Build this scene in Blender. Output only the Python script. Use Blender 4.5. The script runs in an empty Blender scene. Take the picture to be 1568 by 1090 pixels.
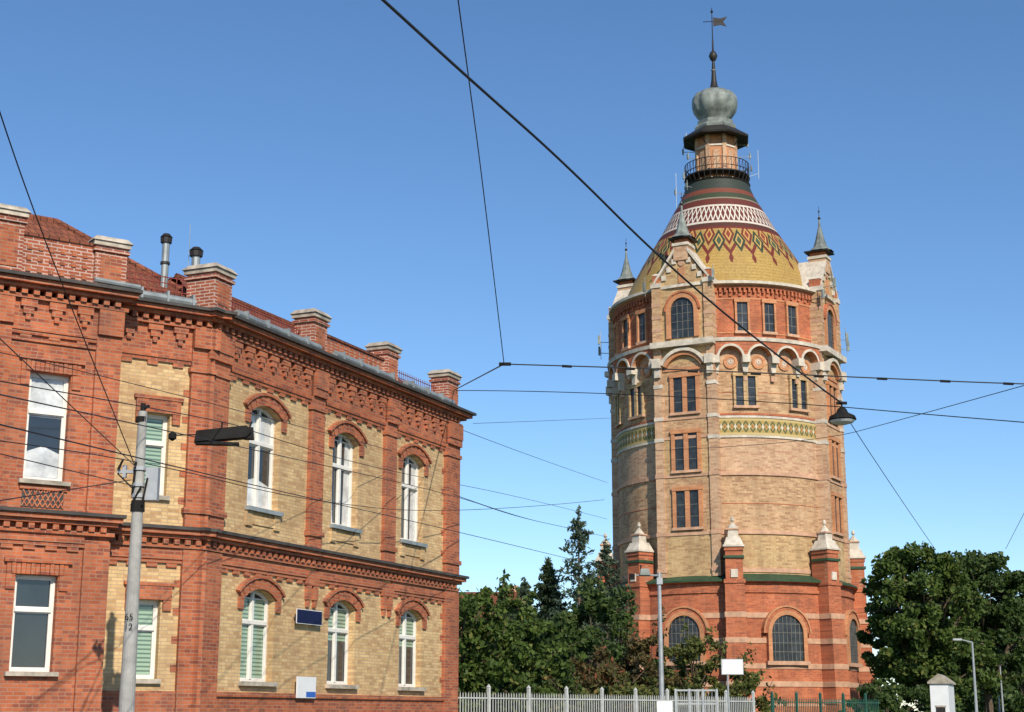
import bpy, math, random
import numpy as np
from mathutils import Vector, Matrix
random.seed(3); rng=np.random.default_rng(3)
sc=bpy.context.scene
col=sc.collection
rad=math.radians

# ------------------------------------------------------------ materials
class NT:
    def __init__(s,name):
        s.m=bpy.data.materials.new(name); s.m.use_nodes=True
        s.t=s.m.node_tree; s.n=s.t.nodes; s.l=s.t.links
        s.b=s.n['Principled BSDF']; s.tc=None
    def node(s,t): return s.n.new(t)
    def put(s,sock,v):
        if isinstance(v,bpy.types.NodeSocket): s.l.new(v,sock)
        else: sock.default_value=v
    def math(s,op,a,b=0.0,c=0.0):
        n=s.node('ShaderNodeMath'); n.operation=op
        s.put(n.inputs[0],a); s.put(n.inputs[1],b); s.put(n.inputs[2],c)
        return n.outputs[0]
    def obj(s):
        if not s.tc: s.tc=s.node('ShaderNodeTexCoord')
        return s.tc.outputs['Object']
    def xyz(s):
        n=s.node('ShaderNodeSeparateXYZ'); s.l.new(s.obj(),n.inputs[0]); return n.outputs
    def comb(s,x,y,z=0.0):
        n=s.node('ShaderNodeCombineXYZ'); s.put(n.inputs[0],x); s.put(n.inputs[1],y); s.put(n.inputs[2],z); return n.outputs[0]
    def noise(s,scale,vec=None,detail=4,rough=.6):
        n=s.node('ShaderNodeTexNoise'); n.inputs['Scale'].default_value=scale
        n.inputs['Detail'].default_value=detail; n.inputs['Roughness'].default_value=rough
        s.l.new(vec or s.obj(),n.inputs['Vector']); return n.outputs['Fac']
    def mix(s,f,a,b,blend='MIX'):
        n=s.node('ShaderNodeMix'); n.data_type='RGBA'; n.blend_type=blend
        s.put(n.inputs[0],f)
        for k,v in ((6,a),(7,b)):
            if isinstance(v,tuple): n.inputs[k].default_value=(v[0],v[1],v[2],1)
            else: s.l.new(v,n.inputs[k])
        return n.outputs[2]
    def rmap(s,v,a,b,c,d):
        n=s.node('ShaderNodeMapRange'); s.put(n.inputs[0],v)
        for i,x in enumerate((a,b,c,d)): n.inputs[i+1].default_value=x
        return n.outputs[0]
    def base(s,c,rough=.85,spec=.3,metal=0):
        if isinstance(c,tuple): s.b.inputs['Base Color'].default_value=(c[0],c[1],c[2],1)
        else: s.l.new(c,s.b.inputs['Base Color'])
        s.b.inputs['Roughness'].default_value=rough
        s.b.inputs['Specular IOR Level'].default_value=spec
        s.b.inputs['Metallic'].default_value=metal
        return s.m
    def bump(s,h,st=.3,d=.01):
        n=s.node('ShaderNodeBump'); n.inputs['Strength'].default_value=st; n.inputs['Distance'].default_value=d
        s.l.new(h,n.inputs['Height']); s.l.new(n.outputs[0],s.b.inputs['Normal'])

def plain(name,c,rough=.7,var=.25,scale=3,spec=.3,metal=0,big=.4):
    t=NT(name)
    f=t.noise(scale); f2=t.noise(big,detail=3)
    k=t.math('MULTIPLY',t.rmap(f,.3,.7,1-var,1+var),t.rmap(f2,.3,.7,1-var*.6,1+var*.6))
    cc=t.mix(1.0,c,t.comb(k,k,k),'MULTIPLY')
    t.base(cc,rough,spec,metal); return t.m

def brick(name,c1,c2,mortar,cyl=None,bw=.26,bh=.077,ms=.010,var=.22,dirt=(.25,.17,.12),dirtamt=.35,accent=None):
    t=NT(name); o=t.xyz()
    if cyl: u=t.math('MULTIPLY',t.math('ARCTAN2',o[0],t.math('MULTIPLY',o[1],-1.0)),cyl)
    else: u=t.math('ADD',o[0],o[1])
    vec=t.comb(u,o[2])
    b=t.node('ShaderNodeTexBrick'); t.l.new(vec,b.inputs['Vector'])
    b.inputs['Scale'].default_value=1; b.inputs['Brick Width'].default_value=bw; b.inputs['Row Height'].default_value=bh
    b.inputs['Mortar Size'].default_value=ms; b.inputs['Mortar Smooth'].default_value=.2
    b.inputs['Color1'].default_value=(*c1,1); b.inputs['Color2'].default_value=(*c2,1); b.inputs['Mortar'].default_value=(*mortar,1)
    base=b.outputs['Color']
    if accent:
        cell=t.node('ShaderNodeTexWhiteNoise'); cell.noise_dimensions='2D'
        row=t.math('FLOOR',t.math('DIVIDE',o[2],bh))
        uu=t.math('FLOOR',t.math('ADD',t.math('DIVIDE',u,bw),t.math('MULTIPLY',t.math('MODULO',row,2.0),.5)))
        t.l.new(t.comb(uu,row),cell.inputs['Vector'])
        f=t.math('MULTIPLY',t.math('GREATER_THAN',cell.outputs['Value'],.80),t.math('SUBTRACT',1.0,b.outputs['Fac']))
        base=t.mix(t.math('MULTIPLY',f,.65),base,accent)
    n1=t.noise(.5,detail=5); n2=t.noise(6,detail=3)
    k=t.math('MULTIPLY',t.rmap(n1,.3,.7,1-var,1+var),t.rmap(n2,.3,.7,1-var*.7,1+var*.7))
    c=t.mix(1.0,base,t.comb(k,k,k),'MULTIPLY')
    sv=t.comb(t.math('MULTIPLY',u,1.3),t.math('MULTIPLY',o[2],.22))
    n3=t.noise(1.0,sv,detail=5)
    c=t.mix(t.rmap(n3,.48,.72,0,dirtamt),c,dirt)
    t.base(c,.9,.15)
    t.bump(b.outputs['Fac'],.35,-.01)
    return t.m

M={}
M['red']=brick('red_brick',(.47,.145,.065),(.35,.095,.045),(.34,.19,.125),var=.2,dirt=(.19,.095,.065),dirtamt=.62,accent=(.19,.06,.045))
M['yel']=brick('yellow_brick',(.66,.47,.235),(.53,.345,.16),(.44,.32,.2),var=.17,dirt=(.33,.22,.13),dirtamt=.5,accent=(.40,.22,.10))
M['par']=brick('parapet_brick',(.36,.10,.05),(.26,.07,.038),(.46,.33,.27),ms=.015,var=.24)
M['stone']=plain('weathered_stone',(.40,.35,.28),.9,.4,4)
M['dark']=plain('dark_cornice_metal',(.06,.055,.05),.6,.3,3)
M['zinc']=plain('zinc_gutter',(.28,.31,.31),.45,.25,3,metal=.3)
M['white']=plain('white_window_paint',(.74,.72,.66),.45,.08,5)
M['glass']=plain('window_glass',(.025,.03,.035),.04,.3,1,spec=.9)
M['curt']=plain('curtain_behind_glass',(.55,.57,.56),.12,.3,3,spec=.8)
t=NT('venetian_blind'); o=t.xyz()
w=t.math('FRACT',t.math('MULTIPLY',o[2],11.0))
t.base(t.mix(t.math('GREATER_THAN',w,.6),(.30,.42,.31),(.10,.17,.12)),.15,.8); M['blind']=t.m
t=NT('roof_tiles'); o=t.xyz()
bb=t.node('ShaderNodeTexBrick'); t.l.new(t.comb(t.math('ADD',o[0],o[1]),t.math('MULTIPLY',o[2],1.6)),bb.inputs['Vector'])
bb.inputs['Scale'].default_value=1; bb.inputs['Brick Width'].default_value=.22; bb.inputs['Row Height'].default_value=.3; bb.inputs['Mortar Size'].default_value=.015
bb.inputs['Color1'].default_value=(.26,.09,.05,1); bb.inputs['Color2'].default_value=(.16,.055,.035,1); bb.inputs['Mortar'].default_value=(.06,.03,.02,1)
t.base(bb.outputs['Color'],.85,.15); M['tile']=t.m
M['redmetal']=plain('red_painted_metal',(.22,.04,.03),.5)
M['blue']=plain('blue_enamel',(.012,.018,.06),.6,.1,spec=.1)
M['signwhite']=plain('sign_white',(.72,.73,.73),.4,.05)
M['signblue']=plain('sign_blue',(.03,.12,.45),.4,.05)
CY=10.2
def tb(n,a,b,mo,**k):
    k.setdefault('bw',.5); k.setdefault('bh',.15)
    return brick(n,a,b,mo,cyl=CY,ms=.012,**k)
M['ttan']=tb('tower_tan_brick',(.56,.375,.215),(.43,.255,.135),(.44,.31,.2),var=.18,dirt=(.27,.165,.095),dirtamt=.55,accent=(.29,.15,.085))
M['tyel']=tb('tower_yellow_brick',(.56,.395,.20),(.45,.285,.14),(.44,.33,.2),var=.18,dirt=(.29,.19,.10),dirtamt=.55,accent=(.32,.18,.09))
M['tpink']=tb('tower_pale_brick',(.58,.39,.245),(.48,.30,.18),(.46,.32,.22),var=.15,dirt=(.34,.21,.125),dirtamt=.45,accent=(.36,.18,.11))
M['tred']=tb('tower_red_brick',(.49,.16,.075),(.39,.11,.052),(.41,.2,.12),var=.2,dirt=(.24,.105,.065),dirtamt=.6,accent=(.27,.085,.05))
M['torange']=tb('tower_orange_brick',(.57,.265,.125),(.48,.20,.09),(.5,.28,.17),var=.16)
M['twhite']=plain('tower_limestone',(.56,.50,.41),.85,.25,2)
M['tband']=plain('tower_terracotta_band',(.51,.31,.20),.85,.2,2)
M['tgreen']=plain('glazed_green',(.03,.07,.035),.6,.3,3)
M['tgrey']=plain('patinated_copper',(.20,.225,.205),.6,.35,1.6,metal=.1)
M['tdark']=plain('dark_iron',(.025,.022,.02),.5,.3,3)
M['tglass']=plain('tower_glass',(.03,.035,.04),.2,.5,2,spec=.4)
M['tbar']=plain('tower_glazing_bar',(.13,.13,.12),.6,.2,2)
t=NT('mosaic_frieze'); o=t.xyz()
ang=t.math('ARCTAN2',o[0],t.math('MULTIPLY',o[1],-1.0))
u=t.math('MULTIPLY',ang,CY/ .62)
tri=t.math('MULTIPLY',t.math('ABSOLUTE',t.math('SUBTRACT',t.math('FRACT',u),.5)),2.0)
h=t.rmap(o[2],24.45,25.65,0,1)
hh=t.math('ABSOLUTE',t.math('SUBTRACT',h,.5))
d=t.math('ABSOLUTE',t.math('SUBTRACT',hh,t.math('MULTIPLY',tri,.36)))
c=t.mix(t.math('LESS_THAN',d,.10),(.38,.28,.10),(.12,.12,.055))
c=t.mix(t.math('LESS_THAN',t.math('ADD',hh,t.math('MULTIPLY',tri,.6)),.24),c,(.58,.52,.40))
c=t.mix(t.math('LESS_THAN',t.math('ADD',hh,t.math('MULTIPLY',t.math('SUBTRACT',1.0,tri),.6)),.16),c,(.38,.12,.06))
c=t.mix(t.math('GREATER_THAN',hh,.42),c,(.50,.38,.17))
M['frieze']=t.base(c,.8,.15)
t=NT('glazed_dome_tiles'); o=t.xyz(); z=o[2]
ang=t.math('DIVIDE',t.math('ARCTAN2',o[0],t.math('MULTIPLY',o[1],-1.0)),2*math.pi)
def trif(n,off=0.0):
    f=t.math('FRACT',t.math('ADD',t.math('MULTIPLY',ang,float(n)),100.0+off))
    return t.math('MULTIPLY',t.math('ABSOLUTE',t.math('SUBTRACT',f,.5)),2.0)
def inz(a,b): return t.math('MULTIPLY',t.math('GREATER_THAN',z,a),t.math('LESS_THAN',z,b))
def land(a,b): return t.math('MULTIPLY',a,b)
def near(a,b,w): return t.math('LESS_THAN',t.math('ABSOLUTE',t.math('SUBTRACT',a,b)),w)
nz=t.noise(5,detail=4); nz2=t.noise(.35,detail=3)
ycol=t.mix(t.rmap(nz,.3,.7,0,1),(.30,.19,.05),(.47,.31,.09))
ycol=t.mix(t.rmap(nz2,.4,.7,0,.5),ycol,(.32,.21,.07))
fr=t.math('FRACT',t.math('MULTIPLY',z,3.2))
ycol=t.mix(t.math('MULTIPLY',t.math('LESS_THAN',fr,.22),.35),ycol,(.18,.10,.03))
T=trif(24)
h=t.rmap(z,39.7,43.7,0,1)
DR=(.14,.026,.016); GR=(.03,.045,.024)
zone=inz(39.7,43.7)
absd=lambda a,b: t.math('ABSOLUTE',t.math('SUBTRACT',a,b))
l1=near(h,t.math('ADD',t.math('MULTIPLY',T,.40),.27),.07)
c=t.mix(land(zone,l1),ycol,DR)
lz=t.math('ADD',t.math('MULTIPLY',T,.5),t.math('MULTIPLY',absd(h,.78),1.0))
c=t.mix(land(zone,t.math('LESS_THAN',lz,.32)),c,DR)
c=t.mix(land(zone,t.math('LESS_THAN',lz,.20)),c,(.44,.27,.08))
c=t.mix(land(zone,t.math('LESS_THAN',lz,.12)),c,(.22,.04,.025))
lz=t.math('ADD',t.math('MULTIPLY',t.math('SUBTRACT',1.0,T),.5),t.math('MULTIPLY',absd(h,.60),1.0))
c=t.mix(land(zone,t.math('LESS_THAN',lz,.32)),c,GR)
c=t.mix(land(zone,t.math('LESS_THAN',lz,.20)),c,(.46,.29,.09))
c=t.mix(land(zone,t.math('LESS_THAN',lz,.13)),c,(.05,.08,.04))
lz=t.math('ADD',t.math('MULTIPLY',T,.5),t.math('MULTIPLY',absd(h,.12),.55))
c=t.mix(land(zone,t.math('LESS_THAN',lz,.10)),c,DR)
c=t.mix(land(zone,t.math('GREATER_THAN',h,.94)),c,DR)
c=t.mix(inz(43.7,44.15),c,(.08,.03,.02))
c=t.mix(inz(44.15,44.38),c,(.55,.50,.42))
c=t.mix(inz(44.38,46.2),c,(.12,.03,.02))
W=trif(36); h2=t.rmap(z,44.4,46.0,0,1)
lat=t.math('MAXIMUM',near(h2,t.math('MULTIPLY',W,1.0),.12),near(h2,t.math('SUBTRACT',1.0,W),.12))
c=t.mix(land(inz(44.4,46.0),lat),c,(.60,.56,.48))
c=t.mix(inz(46.0,46.2),c,(.55,.50,.42))
c=t.mix(inz(46.2,46.9),c,(.12,.03,.02))
c=t.mix(inz(46.9,47.05),c,(.22,.2,.14))
c=t.mix(inz(47.05,47.6),c,(.045,.055,.03))
c=t.mix(inz(47.6,48.1),c,(.17,.05,.03))
c=t.mix(t.math('GREATER_THAN',z,48.1),c,(.035,.045,.035))
kk=t.rmap(t.noise(9,detail=2),.3,.7,.8,1.2)
c=t.mix(1.0,c,t.comb(kk,kk,kk),'MULTIPLY')
M['dome']=t.base(c,.55,.3)

# ------------------------------------------------------------ mesh builder
class MB:
    def __init__(s,mats): s.v=[];s.f=[];s.mi=[];s.keys=mats;s.M=Matrix.Identity(4)
    def k(s,m):
        if m not in s.keys: s.keys.append(m)
        return s.keys.index(m)
    def poly(s,pts,m):
        b=len(s.v)
        for p in pts: s.v.append(tuple(s.M@Vector(p)))
        s.f.append(tuple(range(b,b+len(pts)))); s.mi.append(s.k(m))
    def box(s,x0,x1,y0,y1,z0,z1,m,tx=0,ty=0):
        b=len(s.v)
        P=[(x0,y0,z0),(x1,y0,z0),(x1,y1,z0),(x0,y1,z0),(x0+tx,y0+ty,z1),(x1-tx,y0+ty,z1),(x1-tx,y1-ty,z1),(x0+tx,y1-ty,z1)]
        for p in P: s.v.append(tuple(s.M@Vector(p)))
        for q in ((0,3,2,1),(4,5,6,7),(0,1,5,4),(1,2,6,5),(2,3,7,6),(3,0,4,7)):
            s.f.append(tuple(b+i for i in q)); s.mi.append(s.k(m))
    def prism(s,pts,y0,y1,m):
        n=len(pts)
        s.poly([(x,y0,z) for x,z in pts],m); s.poly([(x,y1,z) for x,z in reversed(pts)],m)
        for i in range(n):
            a=pts[i];b=pts[(i+1)%n]
            s.poly([(a[0],y0,a[1]),(a[0],y1,a[1]),(b[0],y1,b[1]),(b[0],y0,b[1])],m)
    def band(s,cx,cz,r0,r1,a0,a1,y0,y1,m,n=12):
        for i in range(n):
            t0=a0+(a1-a0)*i/n; t1=a0+(a1-a0)*(i+1)/n
            p=lambda r,t:(cx+r*math.cos(t),cz+r*math.sin(t))
            A,B,C,D=p(r0,t0),p(r1,t0),p(r1,t1),p(r0,t1)
            s.poly([(q[0],y0,q[1]) for q in (A,B,C,D)],m)
            s.poly([(A[0],y0,A[1]),(D[0],y0,D[1]),(D[0],y1,D[1]),(A[0],y1,A[1])],m)
            s.poly([(B[0],y0,B[1]),(B[0],y1,B[1]),(C[0],y1,C[1]),(C[0],y0,C[1])],m)
            if i==0: s.poly([(A[0],y0,A[1]),(A[0],y1,A[1]),(B[0],y1,B[1]),(B[0],y0,B[1])],m)
            if i==n-1: s.poly([(D[0],y0,D[1]),(C[0],y0,C[1]),(C[0],y1,C[1]),(D[0],y1,D[1])],m)
    def lathe(s,prof,seg,cx=0,cy=0,mats=None,a0=0,a1=2*math.pi,rot=0,m=None):
        full=abs(a1-a0-2*math.pi)<1e-6
        N=seg if full else seg+1
        b=len(s.v)
        for r,z in prof:
            for i in range(N):
                a=a0+(a1-a0)*i/seg+rot
                s.v.append(tuple(s.M@Vector((cx+r*math.sin(a),cy-r*math.cos(a),z))))
        for j in range(len(prof)-1):
            for i in range(seg):
                i2=(i+1)%N if full else i+1
                s.f.append((b+j*N+i,b+j*N+i2,b+(j+1)*N+i2,b+(j+1)*N+i)); s.mi.append(s.k(mats[j] if mats else m))
    def tube(s,p0,p1,r0,r1,m,n=8):
        p0=Vector(p0);p1=Vector(p1);d=(p1-p0).normalized()
        a=d.orthogonal().normalized();c=d.cross(a);b=len(s.v)
        for p,r in ((p0,r0),(p1,r1)):
            for i in range(n):
                t=2*math.pi*i/n
                s.v.append(tuple(s.M@(p+a*(r*math.cos(t))+c*(r*math.sin(t)))))
        for i in range(n):
            j=(i+1)%n
            s.f.append((b+i,b+j,b+n+j,b+n+i)); s.mi.append(s.k(m))
        s.f.append(tuple(b+n+i for i in range(n))); s.mi.append(s.k(m))
        s.f.append(tuple(b+n-1-i for i in range(n))); s.mi.append(s.k(m))
    def make(s,name,parent=None,loc=(0,0,0),rz=0,smooth=False):
        me=bpy.data.meshes.new(name); me.from_pydata(s.v,[],s.f)
        for k in s.keys: me.materials.append(M[k])
        me.polygons.foreach_set('material_index',s.mi)
        if smooth: me.polygons.foreach_set('use_smooth',[True]*len(s.f))
        me.update()
        o=bpy.data.objects.new(name,me); col.objects.link(o); o.location=loc; o.rotation_euler=(0,0,rz)
        if parent: o.parent=parent
        return o
def empty(name,loc=(0,0,0),rz=0):
    e=bpy.data.objects.new(name,None); col.objects.link(e); e.location=loc; e.rotation_euler=(0,0,rz); e.empty_display_size=.5; return e

def segarch(w,rise,crown):
    hw=w/2; r=(hw*hw+rise*rise)/(2*rise); return r, crown-r, math.asin(hw/r)

def wall(mb,x0,x1,z0,z1,y,ops,m,depth=.26,mrev=None):
    mrev=mrev or m
    ops=sorted(ops); x=x0
    for cx,w,zs,crown,rise in ops:
        a=cx-w/2;b=cx+w/2
        mb.poly([(x,y,z0),(a,y,z0),(a,y,z1),(x,y,z1)],m)
        mb.poly([(a,y,z0),(b,y,z0),(b,y,zs),(a,y,zs)],m)
        n=10; pts=[]
        r,cz,th=segarch(w,rise,crown) if rise>0 else (0,0,0)
        for i in range(n+1):
            xx=a+w*i/n
            zz=cz+math.sqrt(max(0,r*r-(xx-cx)**2)) if rise>0 else crown
            pts.append((xx,zz))
        for i in range(n):
            p,q=pts[i],pts[i+1]
            mb.poly([(p[0],y,p[1]),(q[0],y,q[1]),(q[0],y,z1),(p[0],y,z1)],m)
            mb.poly([(p[0],y,p[1]),(p[0],y+depth,p[1]),(q[0],y+depth,q[1]),(q[0],y,q[1])],mrev)
        zt=pts[0][1]
        mb.poly([(a,y,zs),(a,y+depth,zs),(a,y+depth,zt),(a,y,zt)],mrev)
        mb.poly([(b,y,zs),(b,y,zt),(b,y+depth,zt),(b,y+depth,zs)],mrev)
        mb.poly([(a,y,zs),(b,y,zs),(b,y+depth,zs),(a,y+depth,zs)],mrev)
        x=b
    mb.poly([(x,y,z0),(x1,y,z0),(x1,y,z1),(x,y,z1)],m)

def window(mb,cx,w,zs,crown,rise,y,style='curt',double=True):
    a=cx-w/2;b=cx+w/2
    r,cz,th=segarch(w,rise,crown) if rise>0 else (0,0,0)
    zt=crown-rise
    pts=[(a,zs),(b,zs)]
    if rise>0:
        for i in range(9):
            xx=b-w*i/8; pts.append((xx,cz+math.sqrt(max(0,r*r-(xx-cx)**2))))
    else: pts+=[(b,crown),(a,crown)]
    gy=y+.06
    mb.poly([(p[0],gy,p[1]) for p in pts],'glass')
    f=.06
    mb.box(a,a+f,y,y+.05,zs,zt,'white'); mb.box(b-f,b,y,y+.05,zs,zt,'white')
    mb.box(a+f,b-f,y,y+.05,zs,zs+f,'white')
    if rise>0: mb.band(cx,cz,r-f-.02,r,math.pi/2-th,math.pi/2+th,y-.003,y+.05,'white',10)
    else: mb.box(a+f,b-f,y,y+.05,crown-f,crown,'white')
    H=crown-zs; tz=zs+H*.64
    mb.box(a+f,b-f,y-.03,y+.05,tz-.04,tz+.04,'white')
    if double:
        mb.box(cx-.045,cx+.045,y-.02,y+.05,zs+f,crown-f,'white')
        xs=[(a+f,cx-.045),(cx+.045,b-f)]
    else: xs=[(a+f,b-f)]
    for (p,q) in xs:
        for (u,v) in ((zs+f,tz-.04),(tz+.04,crown-f-(rise*.6))):
            g=.028
            mb.box(p,p+g,y+.012,y+.05,u,v,'white'); mb.box(q-g,q,y+.012,y+.05,u,v,'white')
            mb.box(p+g,q-g,y+.014,y+.05,u,u+g,'white'); mb.box(p+g,q-g,y+.014,y+.05,v-g,v,'white')
    cy=gy-.004
    if style=='curt':
        mb.poly([(a+f,cy,zs+.1),(a+w*.34,cy,zs+.1),(a+w*.22,cy,zt),(a+f,cy,zt)],'curt')
        mb.poly([(b-w*.30,cy,zs+.1),(b-f,cy,zs+.1),(b-f,cy,zt),(b-w*.25,cy,zt)],'curt')
    elif style=='blind':
        mb.poly([(a+f,cy,zs+.08),(b-f,cy,zs+.08),(b-f,cy,zt),(a+f,cy,zt)],'blind')
    elif style=='gcurt':
        mb.poly([(a+f,cy,tz-.25),(b-f,cy,tz-.25),(b-f,cy,zt),(a+f,cy,zt)],'blind')
        mb.poly([(a+f,cy,zs+.1),(a+w*.3,cy,zs+.1),(a+w*.2,cy,tz-.252),(a+f,cy,tz-.252)],'curt')
    elif style=='half':
        mb.poly([(a+f,cy,tz-.1),(b-f,cy,tz-.1),(b-f,cy,zt),(a+f,cy,zt)],'curt')
        mb.poly([(a+f,cy,zs+.1),(b-f,cy,zs+.1),(b-f,cy,zs+.6),(cx,cy,zs+.75),(a+f,cy,zs+.6)],'curt')

def archtrim(mb,cx,w,crown,rise,y,t=.24,m='red'):
    r,cz,th=segarch(w,rise,crown)
    n=15
    for i in range(n):
        a0=math.pi/2-th*1.16+2*th*1.16*i/n; a1=math.pi/2-th*1.16+2*th*1.16*(i+.86)/n
        mb.band(cx,cz,r+.002,r+t,a0,a1,y-.06-(.012 if i%2 else 0),y+.02,m,1)
    mb.band(cx,cz,r+t+.002,r+t+.07,math.pi/2-th*1.2,math.pi/2+th*1.2,y-.11,y+.02,m,14)
    zt=crown-rise
    for s in (-1,1):
        x=cx+s*(w/2+.02); x2=x+s*.2
        mb.box(min(x,x2),max(x,x2),y-.05,y+.02,zt-.28,zt+.0,m)

# ------------------------------------------------------------ HOUSE
house=empty('brick_house')
COR=(-6.85,34.0,0)
aA=math.atan2(.559,.829); aB=math.atan2(.916,.402)

def cornice(mb,x0,x1,yb,zt,over=.45,e0=0,e1=0):
    mb.box(x0-e0*over,x1+e1*over,yb-over,yb+.1,zt-.07,zt,'dark')
    mb.box(x0-e0*over*.8,x1+e1*over*.8,yb-over*.8,yb+.1,zt-.17,zt-.072,'red')
    mb.box(x0-e0*over*.5,x1+e1*over*.5,yb-over*.5,yb+.1,zt-.25,zt-.172,'red')
    x=x0+.05
    while x<x1-.1:
        mb.box(x,x+.12,yb-over*.42,yb+.05,zt-.37,zt-.252,'red'); x+=.25
    mb.box(x0-e0*over*.3,x1+e1*over*.3,yb-over*.28,yb+.1,zt-.45,zt-.372,'red')

def frieze(mb,x0,x1,yb,zt,h,pend=True,sp=.5):
    mb.box(x0,x1,yb-.06,yb+.05,zt-h,zt,'red')
    n=max(1,int((x1-x0)/sp)); s=(x1-x0)/n
    for i in range(n):
        c=x0+s*(i+.5)
        mb.box(c-.12,c+.12,yb-.05,yb+.04,zt-h-.09,zt-h-.002,'red')
        if pend:
            mb.box(c-.17,c+.17,yb-.15,yb,zt-.18,zt-.002,'red')
            mb.box(c-.11,c+.11,yb-.135,yb,zt-.32,zt-.182,'red')
            mb.box(c-.05,c+.05,yb-.12,yb,zt-.45,zt-.322,'red')
    mb.box(x0,x1,yb-.09,yb,zt-h+.08,zt-h+.15,'red')

def pier(mb,x0,x1,y0,y1,z0,z1):
    mb.box(x0,x1,y0,y1,z0,z1-.22,'par')
    mb.box(x0-.05,x1+.05,y0-.05,y1+.05,z1-.35,z1-.28,'par')
    mb.box(x0-.06,x1+.06,y0-.06,y1+.06,z1-.218,z1-.12,'stone')
    mb.box(x0-.1,x1+.1,y0-.1,y1+.1,z1-.118,z1,'stone',.1,.1)
    mb.box(x0+.12,x1-.12,y0-.02,y0+.02,z0+.2,z1-.45,'red')

ZC=10.58; ZB=5.68
mb=MB(['red','yel'])
L=12.8
wx=[2.45,6.3,10.1]; WW=1.34
up=[(x,WW,6.42,8.87,.22) for x in wx]; lo=[(x,WW,2.45,4.55,.22) for x in wx]
wall(mb,0,L,5.2,10.3,0,up,'yel'); wall(mb,0,L,2.2,5.2,0,lo,'yel')
mb.poly([(0,-.05,0),(L,-.05,0),(L,-.05,2.12),(0,-.05,2.12)],'red')
mb.box(-.1,L+.1,-.10,.05,2.1,2.2,'red')
for (x,w,a,b,r) in up+lo:
    mb.box(x-w/2-.08,x+w/2+.08,-.12,.22,a-.1,a-.005,'stone' if a<4 else 'zinc')
    archtrim(mb,x,w,b,r,0)
    if a>5:
        for s in (-1,1): mb.box(x+s*.6-.12,x+s*.6+.12,-.05,.02,a-.45,a-.102,'yel')
        mb.box(x-.48,x+.48,-.03,.02,a-.4,a-.18,'yel')
pil=[(0,.72),(4.4,5.0),(8.3,8.9),(12.05,12.8)]
for i,(a,b) in enumerate(pil):
    o0=.121 if i==0 else 0; o1=.12 if i==3 else 0
    mb.box(a-o0,b+o1,-.12,.02,5.65,10.15,'red')
    mb.box(a-.05-o0,b+.05+o1,-.16,.02,9.15,9.25,'red'); mb.box(a-.05-o0,b+.05+o1,-.165,.02,6.0,6.12,'red')
    if i in (0,3): mb.box(a-o0,b+o1,-.115,.02,0,5.2,'red')
    else:
        mb.box(a,b,-.10,.02,4.8,5.15,'red')
        mb.box(a+.04,a+.24,-.09,.02,4.45,4.8,'red'); mb.box(b-.24,b-.04,-.09,.02,4.45,4.8,'red')
        mb.box(a+.08,a+.2,-.07,.02,4.27,4.45,'red'); mb.box(b-.2,b-.08,-.07,.02,4.27,4.45,'red')
    mb.box(a-o0,b+o1,-.22,.02,9.7,10.17,'red')
    mb.box(a-o0-.0,b+o1,-.19,.02,9.5,9.698,'red')
for (a,b) in ((.72,4.4),(5.0,8.3),(8.9,12.05)):
    frieze(mb,a,b,0,10.17,.85)
    frieze(mb,a,b,0,5.24,.34,False,.42)
for e,s in ((.72,1),(12.05,-1)):
    for k in range(int((9.2-2.3)/.3)):
        z=2.3+k*.3
        if 4.85<z<6.1: continue
        x=e+s*.14
        if k%2: mb.box(min(e,x),max(e,x),-.012,.0,z,z+.15,'red')
cornice(mb,0,L,-.05,ZC,.45,1,1)
cornice(mb,0,L,-.03,ZB,.32,1,1)
pier(mb,-.18,.5,-.22,.55,ZC+.002,11.72)
for a,b in ((4.32,4.98),(8.22,8.88),(12.05,12.75)): pier(mb,a,b,-.12,.45,ZC+.002,11.75)
mb.box(4.98,8.22,.0,.3,ZC+.002,11.2,'par'); mb.box(4.98,8.22,-.05,.35,11.202,11.26,'tile')
x=5.2
while x<8.1: mb.box(x,x+.1,-.03,.0,10.75,11.15,'red'); x+=.25
for (a,b) in ((.6,4.3),(5.1,8.2),(9.0,12.0)):
    mb.tube((a,-.3,ZC+.12),(b,-.3,ZC+.10),.095,.095,'zinc',10)
    x=a+.3
    while x<b: mb.box(x,x+.04,-.42,-.15,ZC,ZC+.24,'zinc'); x+=.9
for (a,b) in ((9.0,12.0),(.7,4.3)):
    for z in (.35,.5): mb.tube((a,.25,ZC+z+.1),(b,.25,ZC+z+.1),.012,.012,'redmetal',5)
    x=a+.05
    while x<b: mb.tube((x,.25,ZC+.1),(x,.25,ZC+.68),.009,.009,'redmetal',4); x+=.12
B=mb.make('facade_street_side',house,COR,aB)
mb=MB([])
st=['half','curt','curt']; sl=['blind','gcurt','gcurt']
for i,x in enumerate(wx):
    window(mb,x,WW,6.42,8.87,.22,.18,st[i]); window(mb,x,WW,2.45,4.55,.22,.18,sl[i])
mb.make('windows_street_side',house,COR,aB)
mb=MB([])
mb.box(3.92,5.08,-.14,-.12,3.86,4.18,'blue'); mb.box(3.905,5.095,-.135,-.118,3.845,4.195,'signwhite')
for x in (4.0,5.0): mb.box(x-.02,x+.02,-.118,0,3.95,4.0,'dark')
mb.box(4.0,4.85,-.16,-.12,2.1,2.6,'signwhite'); mb.box(4.4,4.84,-.163,-.159,2.12,2.25,'signblue')
mb.box(4.2,4.3,-.12,0,2.3,2.4,'dark')
mb.make('name_plaques',house,COR,aB)

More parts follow.
